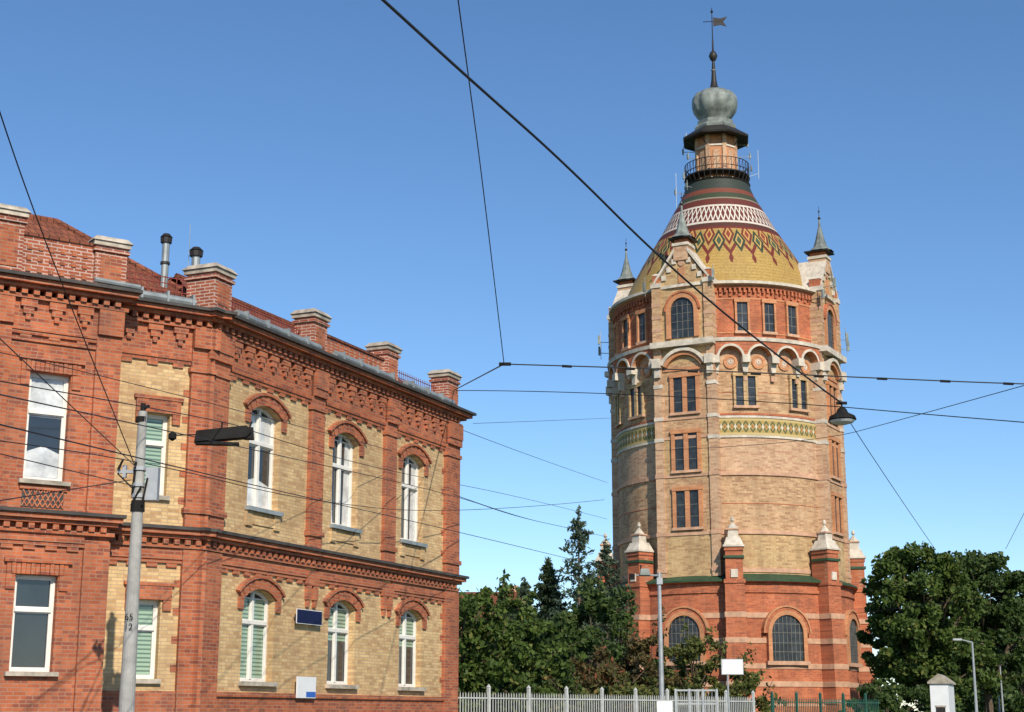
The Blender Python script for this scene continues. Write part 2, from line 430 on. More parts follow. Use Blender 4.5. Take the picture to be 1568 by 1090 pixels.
mb=MB(['red','yel'])
PX=-2.2; PY=-.45; CP=-.42
uA=[(-1.12,.58,6.35,8.15,.0)]; lA=[(-1.12,.58,2.45,4.1,.0)]
wall(mb,PX,0,5.2,10.3,0,uA,'yel'); wall(mb,PX,0,2.2,5.2,0,lA,'yel')
mb.poly([(PX,-.05,0),(0,-.05,0),(0,-.05,2.2),(PX,-.05,2.2)],'red')
for (x,w,a,b,r) in uA+lA:
    mb.box(x-w/2-.22,x+w/2+.22,-.07,.02,b+.01,b+.3,'red'); mb.box(x-w/2-.27,x+w/2+.27,-.09,.02,b+.302,b+.38,'red')
    for s in (-1,1):
        xx=x+s*(w/2+.13); mb.box(xx-.09,xx+.09,-.055,.02,b-.22,b+.008,'red')
    mb.box(x-w/2-.06,x+w/2+.06,-.1,.2,a-.1,a-.004,'stone')
mb.box(CP,.12,-.119,.02,5.65,10.15,'red'); mb.box(CP,.119,-.114,.02,0,5.2,'red')
mb.box(CP-.05,.16,-.165,.02,9.15,9.25,'red'); mb.box(CP-.05,.16,-.167,.02,6.0,6.12,'red'); mb.box(CP,.2,-.221,.02,9.7,10.169,'red')
frieze(mb,PX,CP,0,10.168,.85); frieze(mb,PX,CP,0,5.24,.34,False,.4)
for k in range(23):
    z=2.3+k*.3
    if k%2 and not 4.85<z<6.1: mb.box(CP-.13,CP,-.012,0,z,z+.15,'red')
cornice(mb,PX,0,-.05,ZC-.001,.45,0,1); cornice(mb,PX,0,-.03,ZB-.001,.32,0,1)
XL=-10.5
pw=[(-3.66,.86,6.4,8.66,.0),(-7.2,.86,6.4,8.66,.0)]; pl=[(-3.66,.86,2.55,4.47,0),(-7.2,.86,2.55,4.47,0)]
wall(mb,XL,PX,5.2,10.3,PY,pw,'red'); wall(mb,XL,PX,0,5.2,PY,pl,'red')
mb.poly([(PX,PY,0),(PX,0,0),(PX,0,10.3),(PX,PY,10.3)],'red')
for (x,w,a,b,r) in pw+pl:
    n=13
    for i in range(n):
        xx=x-w/2-.2+(w+.4)*i/n; mb.box(xx,xx+(w+.4)/n-.012,PY-.05-(.012 if i%2 else 0),PY+.02,b+.01,b+.24,'red')
    mb.box(x-w/2-.26,x+w/2+.26,PY-.09,PY+.02,b+.242,b+.32,'red')
    for s in (-1,1):
        xx=x+s*(w/2+.11); mb.box(xx-.09,xx+.09,PY-.04,PY+.02,b-.3,b+.008,'red')
    mb.box(x-w/2-.1,x+w/2+.1,PY-.13,PY+.2,a-.09,a-.004,'stone')
    if a>5:
        mb.box(x-w/2,x+w/2,PY-.01,PY-.004,5.84,6.2,'dark')
        for k in range(9):
            xx=x-w/2+k*w/8
            for dx in (-.2,.2):
                x2=min(max(xx+dx,x-w/2),x+w/2)
                if abs(x2-xx)>.02: mb.tube((xx,PY-.02,5.85),(x2,PY-.02,5.85+.34*abs(x2-xx)/.2),.018,.018,'red',4)
        mb.box(x-w/2-.06,x+w/2+.06,PY-.05,PY,6.2,6.27,'red')
for (a,b) in ((-2.75,PX),(-5.1,-4.55),(-6.3,-5.8)):
    mb.box(a,b+(.001 if b==PX else 0),PY-.08,PY+.02,5.7,10.15,'red'); mb.box(a,b,PY-.075,PY+.02,0,5.2,'red')
    mb.box(a,b,PY-.16,PY,9.6,10.165,'red')
for (a,b) in ((-4.55,-2.75),(-5.8,-5.1),(XL,-6.3)):
    frieze(mb,a,b,PY,10.168,.75); frieze(mb,a,b,PY,5.32,.25,False,.4)
mb.box(XL,PX,PY-.05,PY+.02,9.28,9.36,'red')
cornice(mb,XL,PX,PY-.05,ZC+.03,.45,0,.55); cornice(mb,XL,PX,PY-.03,ZB+.09,.32,0,.7)
pier(mb,-2.9,-2.2,PY-.08,.35,ZC+.03,11.8); pier(mb,-5.15,-4.45,PY-.08,.35,ZC+.03,12.12)
mb.box(-4.45,-2.9,PY,PY+.3,ZC+.03,11.55,'par'); mb.box(-4.45,-2.9,PY-.04,PY+.34,11.552,11.62,'tile')
mb.box(XL,-5.15,PY,PY+.3,ZC+.03,11.9,'par')
for k in range(6):
    for j in range(3): mb.box(-4.35+k*.24,-4.35+k*.24+.1,PY-.03,PY,10.78+j*.24,10.88+j*.24,'red')
mb.tube((PX+.1,-.3,ZC+.12),(-.5,-.3,ZC+.10),.1,.1,'zinc',10)
for x in (-1.8,-1.2,-.6): mb.box(x,x+.05,-.43,-.15,ZC,ZC+.26,'zinc')
mb.tube((-3.0,PY-.42,ZC+.12),(PX+.2,PY-.42,ZC+.1),.06,.06,'zinc',8)
mb.make('facade_front',house,COR,aA)
mb=MB([])
window(mb,-1.12,.58,6.35,8.15,0,.16,'blind',False); window(mb,-1.12,.58,2.45,4.1,0,.16,'blind',False)
window(mb,-3.66,.86,6.4,8.66,0,PY+.16,'half',False); window(mb,-3.66,.86,2.55,4.47,0,PY+.16,'none',False)
window(mb,-7.2,.86,6.4,8.66,0,PY+.16,'half',False); window(mb,-7.2,.86,2.55,4.47,0,PY+.16,'none',False)
mb.make('windows_front',house,COR,aA)
mb=MB([])
dA=Vector((.829,.559,0)); iA=Vector((-.559,.829,0)); dB=Vector((.402,.916,0)); iB=Vector((-.916,.402,0))
C=Vector((-6.85,34,0)); PA=C+dA*-10.5+iA*-.45; E=C+dB*12.8; E2=E+iB*9; PA2=C+dA*-10.5+iA*11
def vwall(p,q,z0,z1,m): mb.poly([(p.x,p.y,z0),(q.x,q.y,z0),(q.x,q.y,z1),(p.x,p.y,z1)],m)
for p,q in ((E,E2),(E2,PA2),(PA2,PA)): vwall(p,q,0,10.55,'red')
mb.poly([(p.x,p.y,10.5) for p in (PA,C,E,E2,PA2)],'dark')
def roofq(pts,m='tile'): mb.poly([tuple(p) for p in pts],m)
Z=Vector((0,0,1))
e0=C+iB*.3+Z*10.8; e1=E+iB*.3+Z*10.8; r0=C+dB*2.2+iB*2.6+Z*12.35; r1=E-dB*2.2+iB*2.6+Z*12.35
roofq([e0,e1,r1,r0]); b1=E+iB*5+Z*10.8; roofq([e1,b1,r1]); b0=C+iB*5+Z*10.8; roofq([b1,b0,r0,r1])
a0=C+dA*-10.5+iA*.1+Z*10.8; a1=C+iA*.3+dA*.2+Z*10.8; k1=C+dA*-2.6+iA*3.4+Z*13.2; k0=C+dA*-9+iA*3.4+Z*13.2
roofq([a0,a1,k1,k0]); a2=C+iA*7+dA*.5+Z*10.8; roofq([a1,a2,k1]); a3=C+dA*-10.5+iA*7+Z*10.8; roofq([a2,a3,k0,k1]); roofq([a3,a0,k0])
mb.tube(a1,k1,.09,.09,'tile',6); mb.tube(k0,k1,.09,.09,'tile',6); mb.tube(r0,r1,.08,.08,'tile',6)
mb.make('roof_and_shell',house)
mb=MB([])
def vent(p,h,r):
    p=Vector(p); mb.tube(p,p+Z*h,r,r,'zinc',10); mb.tube(p+Z*(h-.02),p+Z*(h+.1),r*1.5,r*1.6,'tdark',10); mb.tube(p+Z*(h+.12),p+Z*(h+.2),r*1.7,r*.9,'tdark',10); mb.tube(p+Z*(h*.55),p+Z*(h*.6),r*1.3,r*1.3,'tdark',10)
vent(C+dA*-.75+iA*1.0+Z*11.2,1.2,.085); vent(C+dA*.0+iA*1.0+Z*11.2,1.0,.1)
mb.tube(C+dA*-.1+iA*1.2+Z*11.2,C+dA*-.1+iA*1.2+Z*13.0,.01,.008,'zinc',4)
for k in range(14):
    p=C+dA*(-2.1+k*.14)+iA*.35+Z*10.85
    mb.tube(p,p+Z*.55,.012,.012,'redmetal',4)
for z in (.2,.38,.52): mb.tube(C+dA*-2.15+iA*.35+Z*(10.85+z),C+dA*-.2+iA*.35+Z*(10.85+z),.013,.013,'redmetal',4)
mb.make('vents_and_snow_guard',house)

# ------------------------------------------------------------ TOWER
tower=empty('water_tower',(19.0,136,0),rad(-8)); tower.scale=(.955,.955,1)
RZ=lambda d: Matrix.Rotation(rad(d),4,'Z')
RB=10.0
RIS=[-19,69,-113,157]
mb=MB([])
mb.lathe([(11.6,0),(11.5,2.4),(11.15,2.6),(10.95,12.2)],96,mats=['tred','tband','tred'])
for z in (3.9,5.3,7.3,9.3):
    R=11.15-(z-2.6)/9.6*.2
    mb.lathe([(R,z),(R+.07,z+.01),(R+.07,z+.42),(R,z+.43)],96,m='tband')
mb.lathe([(10.95,11.3),(11.1,11.32),(11.1,11.6),(11.0,11.62)],96,m='tred')
mb.lathe([(10.95,12.1),(11.4,12.2),(11.4,12.35),(10.0,12.9)],96,mats=['tred','tgreen','tgreen'])
prof=[(RB,12.8),(RB,16.1),(RB,21.0),(RB,24.2),(RB,25.9),(RB,30.6),(RB,32.2),(RB,37.1)]
mb.lathe(prof,128,mats=['tyel','ttan','tpink','ttan','ttan','tpink','tred'])
def ring(z0,z1,out,m,n=96): mb.lathe([(RB-.02,z0),(RB+out,z0+.03),(RB+out,z1-.03),(RB-.02,z1)],n,m=m)
ring(16.1,16.45,.14,'tband'); ring(20.95,21.3,.14,'tband')
ring(24.1,24.35,.12,'twhite'); ring(25.75,26.0,.12,'twhite'); ring(26.0,26.22,.06,'tred')
mb.lathe([(RB+.05,24.35),(RB+.05,25.75)],128,m='frieze')
ring(13.0,13.4,.1,'tband'); ring(18.6,18.7,.03,'tred'); ring(27.9,28.0,.03,'tred')
mb.lathe([(10.0,32.15),(10.85,32.2),(10.9,32.5),(10.15,32.62)],128,m='twhite')
ring(33.0,33.15,.06,'torange'); ring(35.95,36.1,.06,'torange')
mb.lathe([(10.0,36.9),(10.25,36.95),(10.3,37.2),(10.65,37.25),(10.65,37.5),(9.5,37.75)],128,mats=['torange','tred','twhite','twhite','tgrey'])
for k in range(150):
    mb.M=RZ(k*2.4); mb.box(-.1,.1,-10.28,-9.95,36.55,36.93,'tred')
    if k%2==0: mb.box(-.12,.12,-10.14,-9.95,36.25,36.548,'tred')
mb.M=Matrix.Identity(4)
mb.make('brick_shaft',tower)

mb=MB([])
def cp(R,a,z): return (R*math.sin(a),-R*math.cos(a),z)
def arcade(a0,a1,n):
    a0=rad(a0);a1=rad(a1);st=(a1-a0)/n;Ro=10.75;zs=30.75
    half=st*Ro/2; ri=half*.78; ro=half*.93
    for k in range(n):
        ac=a0+st*(k+.5); N=14
        for i in range(N):
            t0=math.pi*i/N;t1=math.pi*(i+1)/N
            pt=lambda R,r,t:cp(R,ac+r*math.cos(t)/Ro,zs+r*math.sin(t))
            mb.poly([pt(Ro+.06,ri,t1),pt(Ro+.06,ri,t0),pt(Ro+.06,ro,t0),pt(Ro+.06,ro,t1)],'twhite')
            mb.poly([pt(Ro+.06,ri,t0),pt(Ro+.06,ri,t1),pt(RB,ri,t1),pt(RB,ri,t0)],'torange')
            mb.poly([pt(Ro+.06,ro,t0),pt(Ro+.06,ro,t1),pt(Ro-.05,ro,t1),pt(Ro-.05,ro,t0)],'twhite')
            x0=half*math.cos(t0);x1=half*math.cos(t1)
            f=lambda x: zs+math.sqrt(max(0,(ri+.05)**2-x*x)) if abs(x)<ri+.05 else zs
            mb.poly([cp(Ro-.02,ac+x1/Ro,f(x1)),cp(Ro-.02,ac+x0/Ro,f(x0)),cp(Ro-.02,ac+x0/Ro,32.2),cp(Ro-.02,ac+x1/Ro,32.2)],'tred')
        mb.M=Matrix.Rotation(ac,4,'Z')
        mb.band(0,30.55,.0,.36,0,2*math.pi,-RB-.07,-RB+.1,'tband',14)
        mb.band(0,30.55,.38,.6,0,2*math.pi,-RB-.12,-RB+.1,'torange',14)
        mb.band(0,30.55,.08,.2,0,2*math.pi,-RB-.1,-RB,'twhite',8)
        mb.M=Matrix.Identity(4)
    for k in range(n+1):
        mb.M=Matrix.Rotation(a0+st*k,4,'Z')
        w=half*.26
        mb.box(-w,w,-10.95,-9.9,30.35,31.0,'twhite')
        mb.prism([(-w*.9,30.35),(-w*.5,29.5),(w*.5,29.5),(w*.9,30.35)],-10.45,-9.9,'twhite')
        mb.box(-w*.5,w*.5,-10.25,-9.9,28.9,29.5,'tband')
        mb.M=Matrix.Identity(4)
arcade(-19+15.8,69-15.8,4); arcade(-113+15.8,-19-15.8,4); arcade(69+15.8,157-15.8,4); arcade(157+15.8,247-15.8,4)
def twin(cx,w,z0,z1,y,m='tred',two=True,surround=.3,lint='torange'):
    hw=w/2
    mb.box(cx-hw,cx+hw,y-.03,y+.1,z0,z1,'tglass')
    mb.box(cx-hw-surround,cx-hw,y-.2,y+.1,z0,z1,m); mb.box(cx+hw,cx+hw+surround,y-.2,y+.1,z0,z1,m)
    mb.box(cx-hw-surround-.05,cx+hw+surround+.05,y-.24,y+.1,z1,z1+.35,lint)
    mb.box(cx-hw-surround-.05,cx+hw+surround+.05,y-.26,y+.1,z0-.22,z0,'tband')
    if two: mb.box(cx-.2,cx+.2,y-.18,y+.1,z0,z1,m)
    for s in ((-1,1) if two else (0,)):
        c=cx+s*(hw+.2)/2 if two else cx
        ww=(hw-.2)/2 if two else hw
        for q in (.3,.62):
            zz=z0+(z1-z0)*q; mb.box(c-ww,c+ww,y-.048,y,zz-.03,zz+.03,'tbar')
        if not two: mb.box(c-.03,c+.03,y-.05,y,z0,z1,'tbar')
for a in (10.9,40.5,-51,-74,100,125):
    mb.M=RZ(a); twin(0,1.75,26.8,29.3,-RB-.02,'tyel',lint='tyel',surround=.2)
for a in (10.5,24.5,38,-45,-60,-77,84,98,112,128):
    mb.M=RZ(a); twin(0,.95,33.2,35.7,-RB-.02,'torange',False,surround=.18)
for a in RIS:
    mb.M=RZ(a)
    P=-10.3
    mb.box(-2.7,2.7,P,-9,12.7,16.1,'tyel'); mb.box(-2.7,2.7,P,-9,16.1,21,'ttan'); mb.box(-2.7,2.7,P,-9,21,24.2,'tyel')
    mb.box(-2.7,2.7,P,-9,24.2,30.6,'ttan'); mb.box(-2.7,2.7,P,-9,30.6,32.3,'tyel')
    for s in (-1,1):
        x0,x1=sorted((s*2.1,s*2.85))
        mb.box(x0,x1,P-.16,-9,12.7,32.0,'tpink')
        for z in (16.1,20.95,24.0,25.8,13.1,28.6): mb.box(x0-.04,x1+.04,P-.22,-9,z,z+.32,'twhite' if z>22 else 'tband')
    for z in (16.1,20.95,24.15,25.8): mb.box(-2.09,2.09,P-.08,-9,z,z+.25,'tband')
    for z0,z1 in ((26.4,29.4),(21.5,24.6),(16.75,19.8)):
        twin(0,2.1,z0,z1,P-.02,'torange')
    mb.box(-2.0,2.0,P-.1,-9,30.0,30.25,'torange')
    r,cz,th=segarch(4.3,1.3,31.9)
    mb.band(0,cz,r-.28,r,math.pi/2-th,math.pi/2+th,P-.55,P,'twhite',14)
    mb.band(0,cz,r-.6,r-.282,math.pi/2-th,math.pi/2+th,P-.35,P,'torange',14)
    for s in (-1,1):
        mb.box(s*2.45-.38,s*2.45+.38,P-.7,P+.3,30.3,31.1,'twhite'); mb.box(s*2.45-.25,s*2.45+.25,P-.45,P,29.5,30.3,'twhite')
    mb.box(-2.95,2.95,P-.75,-9,32.0,32.5,'twhite')
    mb.box(-2.7,2.7,P-.1,-8.4,32.5,37.2,'tyel')
    for s in (-1,1):
        x0,x1=sorted((s*2.05,s*2.85)); mb.box(x0,x1,P-.3,-9,32.5,37.4,'ttan'); mb.box(x0-.08,x1+.08,P-.4,-9,37.4,37.8,'twhite')
        for z in (33.5,34.6,35.7): mb.box(x0-.02,x1+.02,P-.33,-9,z,z+.3,'tband')
        mb.box(x0+.1,x1-.1,P-.3,-9.6,37.8,38.5,'tred'); mb.box(x0+.05,x1-.05,P-.35,-9.55,38.5,38.7,'twhite',.2,.2)
    zs,zc=32.8,35.2; hw=1.1
    pts=[(-hw,zs),(hw,zs)]+[(hw*math.cos(math.pi*i/12),zc+hw*math.sin(math.pi*i/12)) for i in range(13)]
    mb.prism(pts,P-.16,P,'tglass')
    mb.band(0,zc,hw,hw+.42,0,math.pi,P-.34,P,'torange',16); mb.band(0,zc,hw+.42,hw+.58,0,math.pi,P-.42,P,'tred',16)
    for s in (-1,1):
        x0,x1=sorted((s*hw,s*(hw+.42))); mb.box(x0,x1,P-.34,P,zs,zc,'torange')
    for x in (-.5,0,.5): mb.box(x-.03,x+.03,P-.2,P-.15,zs,zc+.7,'tbar')
    for z in (33.5,34.2,34.9,35.6): mb.box(-hw+.02,hw-.02,P-.198,P-.15,z,z+.05,'tbar')
    g=[(-2.7,37.2),(2.7,37.2),(.55,40.3),(-.55,40.3)]
    mb.prism(g,P-.1,-8.2,'tyel')
    for s in (-1,1):
        q=[(s*2.85,37.35),(s*2.85,37.65),(s*.6,40.75),(s*.6,40.38)]
        if s<0: q=q[::-1]
        mb.prism(q,P-.35,-8.0,'twhite')
        for i in range(4):
            xx=s*(2.2-.5*i); zz=37.5+.68*i
            mb.box(xx-.2,xx+.2,P-.24,P,zz-.2,zz+.25,'twhite')
    mb.box(-.3,.3,P-.2,P,37.6,39.0,'torange'); mb.band(0,39.4,.0,.3,0,2*math.pi,P-.2,P,'tband',10)
    mb.box(-.68,.68,P-.3,-9.0,39.6,40.9,'tpink'); mb.box(-.78,.78,P-.4,-8.9,40.9,41.15,'twhite')
    mb.box(-.6,.6,P-.22,-9.1,41.15,41.5,'tred')
    mb.box(-1.05,1.05,P-.65,-8.7,41.5,41.62,'tdark')
    cyy=P+.33
    mb.lathe([(1.25,41.62),(.65,42.1),(.45,42.7),(.12,44.0),(.05,45.0)],8,0,cyy,m='tgrey',rot=rad(22.5))
    mb.lathe([(.02,44.6),(.16,44.75),(.02,44.95)],8,0,cyy,m='tdark'); mb.tube((0,cyy,44.9),(0,cyy,45.9),.035,.02,'tdark',5)
    mb.lathe([(.02,45.3),(.1,45.4),(.02,45.5)],6,0,cyy,m='tdark')
mb.M=Matrix.Identity(4)
mb.make('risalits_and_windows',tower)

mb=MB([])
for k in range(8):
    mb.M=RZ(2.0+45*k)
    mb.box(-1.05,1.05,-12.9,-10.5,0,2.6,'tred',.12,.12); mb.box(-1.0,1.0,-12.6,-10.5,2.6,2.9,'tband')
    mb.box(-.92,.92,-12.5,-10.5,2.9,9.6,'tred',.1,.2)
    for z in (3.9,5.3,7.3,9.3): mb.box(-1.0+z*.01,1.0-z*.01,-12.62+z*.03,-10.5,z,z+.42,'tband')
    mb.box(-.82,.82,-12.1,-10.3,9.6,12.3,'tred'); mb.box(-.9,.9,-12.2,-10.3,12.0,12.3,'tred')
    mb.box(-.3,.3,-12.16,-12.0,12.45,13.1,'twhite')
    mb.box(-.72,.72,-12.05,-10.3,12.3,14.6,'tred'); mb.box(-.85,.85,-12.2,-10.4,14.0,14.2,'tgreen'); mb.box(-.8,.8,-12.14,-10.4,14.6,14.9,'tred')
    mb.box(-.9,.9,-12.25,-10.3,14.9,15.05,'twhite')
    mb.box(-.82,.82,-12.15,-10.4,15.05,15.7,'twhite',.25,.28); mb.box(-.45,.45,-11.75,-10.85,15.7,16.3,'twhite',.05,.05)
    mb.box(-.5,.5,-11.8,-10.8,16.3,16.42,'tband'); mb.lathe([(.5,16.42),(.2,16.8),(.05,16.95)],8,0,-11.3,m='twhite'); mb.lathe([(.02,16.9),(.17,17.1),(.14,17.3),(.02,17.45)],8,0,-11.3,m='twhite')
    mb.M=RZ(24.5+45*k)
    hw=1.45; zs,zc=5.9,8.1; P=-11.02
    pts=[(-hw,zs),(hw,zs)]+[(hw*math.cos(math.pi*i/14),zc+hw*math.sin(math.pi*i/14)) for i in range(15)]
    mb.prism(pts,P-.14,P+.3,'tglass')
    mb.band(0,zc,hw,hw+.35,0,math.pi,P-.34,P+.3,'torange',16); mb.band(0,zc,hw+.35,hw+.62,0,math.pi,P-.25,P+.3,'tred',16); mb.band(0,zc,hw+.62,hw+.75,0,math.pi,P-.35,P+.3,'torange',16)
    for s in (-1,1):
        x0,x1=sorted((s*hw,s*(hw+.35))); mb.box(x0,x1,P-.34,P+.3,zs,zc,'torange')
    mb.box(-hw-.5,hw+.5,P-.4,P+.3,zs-.3,zs,'tband')
    for i in range(-3,4): mb.box(i*.38-.03,i*.38+.03,P-.19,P-.13,zs,zc+math.sqrt(max(0,hw*hw-(i*.38)**2))-.02,'tbar')
    for z in (6.6,7.3,8.1,8.8):
        ww=hw if z<=zc else math.sqrt(hw*hw-(z-zc)**2); mb.box(-ww+.03,ww-.03,P-.187,P-.13,z,z+.06,'tbar')
mb.M=Matrix.Identity(4)
mb.make('buttressed_base',tower)

mb=MB([])
dp=[(9.6,37.55),(9.1,38.4),(8.4,39.8),(7.45,41.5),(6.45,43.1),(5.5,44.6),(4.6,46.2),(4.0,47.2),(3.5,48.1),(3.05,49.2)]
P2=[]
for (a,b) in zip(dp[:-1],dp[1:]):
    for i in range(4): P2.append((a[0]+(b[0]-a[0])*i/4,a[1]+(b[1]-a[1])*i/4))
P2.append(dp[-1])
mb.lathe(P2,128,m='dome')
mb.make('tiled_dome',tower,smooth=True)
mb=MB([])
mb.lathe([(3.1,49.15),(3.2,49.3),(2.3,49.35),(2.3,49.5)],32,m='tdark')
for k in range(32):
    mb.M=RZ(k*11.25); mb.box(-.12,.12,-2.8,-2.5,48.9,49.5,'twhite' if k%2 else 'tgreen')
    mb.tube((0,-2.6,48.8),(0,-3.15,50.0),.05,.05,'tdark',5)
mb.M=Matrix.Identity(4)
mb.lathe([(2.4,49.9),(3.15,50.0),(3.15,50.12),(1.8,50.13)],32,m='tdark')
for k in range(40):
    mb.M=RZ(k*9); mb.tube((0,-3.1,50.1),(0,-3.1,51.3),.03,.03,'tdark',4)
    mb.tube((0,-3.1,50.2),(.45,-3.07,51.2),.018,.018,'tdark',4)
mb.M=Matrix.Identity(4)
for z in (50.5,51.25): mb.lathe([(3.13,z),(3.13,z+.06),(3.07,z+.06),(3.07,z)],40,m='tdark')
mb.lathe([(2.1,49.3),(2.05,50.6),(2.0,54.05)],8,m='torange',rot=rad(22.5))
for k in range(8):
    mb.M=RZ(22.5+45*k); mb.box(-.2,.2,-2.13,-1.7,50.1,54.0,'tpink')
    mb.M=RZ(45*k)
    mb.box(-.3,.3,-1.94,-1.6,50.4,52.4,'tglass' if k%4==2 else 'tpink')
    mb.tube((.6,-1.95,53.0),(.6,-2.9,53.95),.04,.04,'tdark',4)
mb.M=Matrix.Identity(4)
mb.lathe([(2.05,52.7),(2.13,52.75),(2.13,52.9),(2.05,52.95)],8,m='twhite',rot=rad(22.5))
mb.lathe([(1.9,53.9),(3.35,53.7),(3.4,53.86),(2.3,54.6),(1.9,54.9)],8,m='tdark',rot=rad(22.5))
mb.lathe([(2.1,54.75),(2.15,54.95),(1.95,55.2),(1.8,55.25),(1.85,55.6),(1.3,55.75)],8,m='tgrey',rot=rad(22.5))
mb.make('lantern_gallery',tower)
mb=MB([])
pr=[(1.3,55.65),(1.35,55.85),(1.8,56.3),(2.15,56.8),(2.3,57.4),(2.22,57.95),(1.9,58.4),(1.3,58.7),(.65,58.95),(.38,59.25),(.26,59.9),(.18,61.0),(.12,61.9)]
b=len(mb.v); seg=64
for r,z in pr:
    for i in range(seg):
        a=2*math.pi*i/seg; rr=r*(1-.08*abs(math.cos(a*4))**6*(1 if r>.6 else 0)); mb.v.append((rr*math.sin(a),-rr*math.cos(a),z))
for j in range(len(pr)-1):
    for i in range(seg): mb.f.append((j*seg+i,j*seg+(i+1)%seg,(j+1)*seg+(i+1)%seg,(j+1)*seg+i)); mb.mi.append(mb.k('tgrey' if j<8 else 'tdark'))
mb.lathe([(.12,61.8),(.3,62.0),(.44,62.35),(.3,62.7),(.1,62.9),(.08,64)],16,m='tdark')
mb.lathe([(.14,60.8),(.28,60.9),(.14,61.0)],12,m='tgrey')
mb.make('onion_bulb',tower,smooth=True)
mb=MB([])
mb.tube((0,0,62.8),(0,0,67.3),.065,.035,'tdark',6)
mb.tube((-.9,0,65.9),(.9,0,65.9),.04,.04,'tdark',5)
mb.prism([(.1,65.4),(.8,65.5),(1.4,65.3),(1.1,65.8),(1.5,66.3),(.8,66.15),(.1,66.3)],-.03,.03,'tdark')
mb.lathe([(.02,66.7),(.16,66.9),(.02,67.1)],8,m='tdark')
mb.make('weather_vane',tower)
mb=MB([])
for a,R,z in ((-36,10.9,37.2),(-3,10.9,37.6),(-90,11.0,33.8),(-85,11.0,34.6),(52,10.9,36.6),(60,11.2,37.9),(92,11.0,34.4),(88,11.0,33.4),(103,3.0,52.3),(88,3.0,50.8),(-72,3.0,50.0),(-54,3.0,51.6),(96,2.6,54.1),(-82,2.6,54.0),(-67,4.0,48.3),(-47,3.6,48.6),(110,2.9,53.6),(-95,2.9,52.9)):
    k=1 if R>9 else .55
    mb.M=RZ(a); mb.tube((0,-R+.9,z),(0,-R-.6*k,z+.1),.035,.035,'zinc',5); mb.tube((0,-R-.5*k,z-.5*k),(0,-R-.5*k,z+1.2*k),.03,.03,'zinc',5)
    mb.box(-.11,.11,-R-.75*k,-R-.55*k,z-.1,z+.7*k,'tgrey')
mb.M=RZ(8)
mb.tube((3.9,-1,49.8),(3.9,-1,52.6),.025,.025,'zinc',4); mb.tube((2.9,-1,50),(3.9,-1,50.3),.025,.025,'zinc',4)
mb.tube((-4.2,-2,46.6),(-4.2,-2,50.0),.025,.025,'zinc',4)
mb.M=Matrix.Identity(4)
mb.make('antennas',tower)

# ------------------------------------------------------------ VEGETATION
def leafmat(name,dark,light,tint):
    t=NT(name); g=t.node('ShaderNodeNewGeometry')
    n=t.noise(.9,detail=4)
    f=t.math('ADD',t.math('MULTIPLY',g.outputs['Random Per Island'],.5),t.rmap(n,.35,.65,-.1,.6))
    c=t.mix(t.rmap(f,0,1,0,1),dark,light)
    c=t.mix(t.math('GREATER_THAN',g.outputs['Random Per Island'],.93),c,tint)
    t.base(c,.6,.25)
    tr=t.node('ShaderNodeBsdfTranslucent'); t.l.new(c,tr.inputs[0])
    mx=t.node('ShaderNodeMixShader'); mx.inputs[0].default_value=.3
    t.l.new(t.b.outputs[0],mx.inputs[1]); t.l.new(tr.outputs[0],mx.inputs[2])
    t.l.new(mx.outputs[0],t.n['Material Output'].inputs['Surface']); return t.m
M['leafg']=leafmat('leaves_green',(.035,.065,.016),(.11,.165,.03),(.17,.18,.045))
M['leafd']=leafmat('leaves_dark_green',(.022,.045,.014),(.085,.135,.03),(.12,.15,.04))
M['leafr']=leafmat('leaves_autumn',(.055,.045,.018),(.15,.12,.04),(.26,.09,.045))
M['leafo']=leafmat('leaves_olive',(.045,.06,.015),(.16,.18,.045),(.24,.17,.05))
M['needle']=leafmat('needles_blue_green',(.035,.06,.035),(.12,.165,.10),(.13,.17,.09))
M['needled']=leafmat('needles_dark',(.022,.04,.018),(.075,.11,.045),(.10,.12,.05))
M['bark']=plain('bark',(.11,.08,.055),.95,.4,6)
def leafobj(name,parent,P,size,mat,asp=.6,flat=0):
    n=len(P); a=rng.normal(size=(n,3)); a/=np.linalg.norm(a,axis=1)[:,None]
    b=rng.normal(size=(n,3)); b[:,2]*=(1-flat); b-=a*(a*b).sum(1)[:,None]; b/=np.linalg.norm(b,axis=1)[:,None]
    s=(size*rng.uniform(.6,1.3,n))[:,None]
    V=np.stack([P-a*s,P-b*s*asp,P+a*s,P+b*s*asp],1).reshape(-1,3)
    me=bpy.data.meshes.new(name); me.vertices.add(4*n); me.vertices.foreach_set('co',V.astype(np.float32).ravel())
    me.loops.add(4*n); me.loops.foreach_set('vertex_index',np.arange(4*n,dtype=np.int32))
    me.polygons.add(n); me.polygons.foreach_set('loop_start',np.arange(n,dtype=np.int32)*4)
    me.materials.append(M[mat]); me.update(calc_edges=True); me.validate()
    o=bpy.data.objects.new(name,me); col.objects.link(o); o.parent=parent; return o
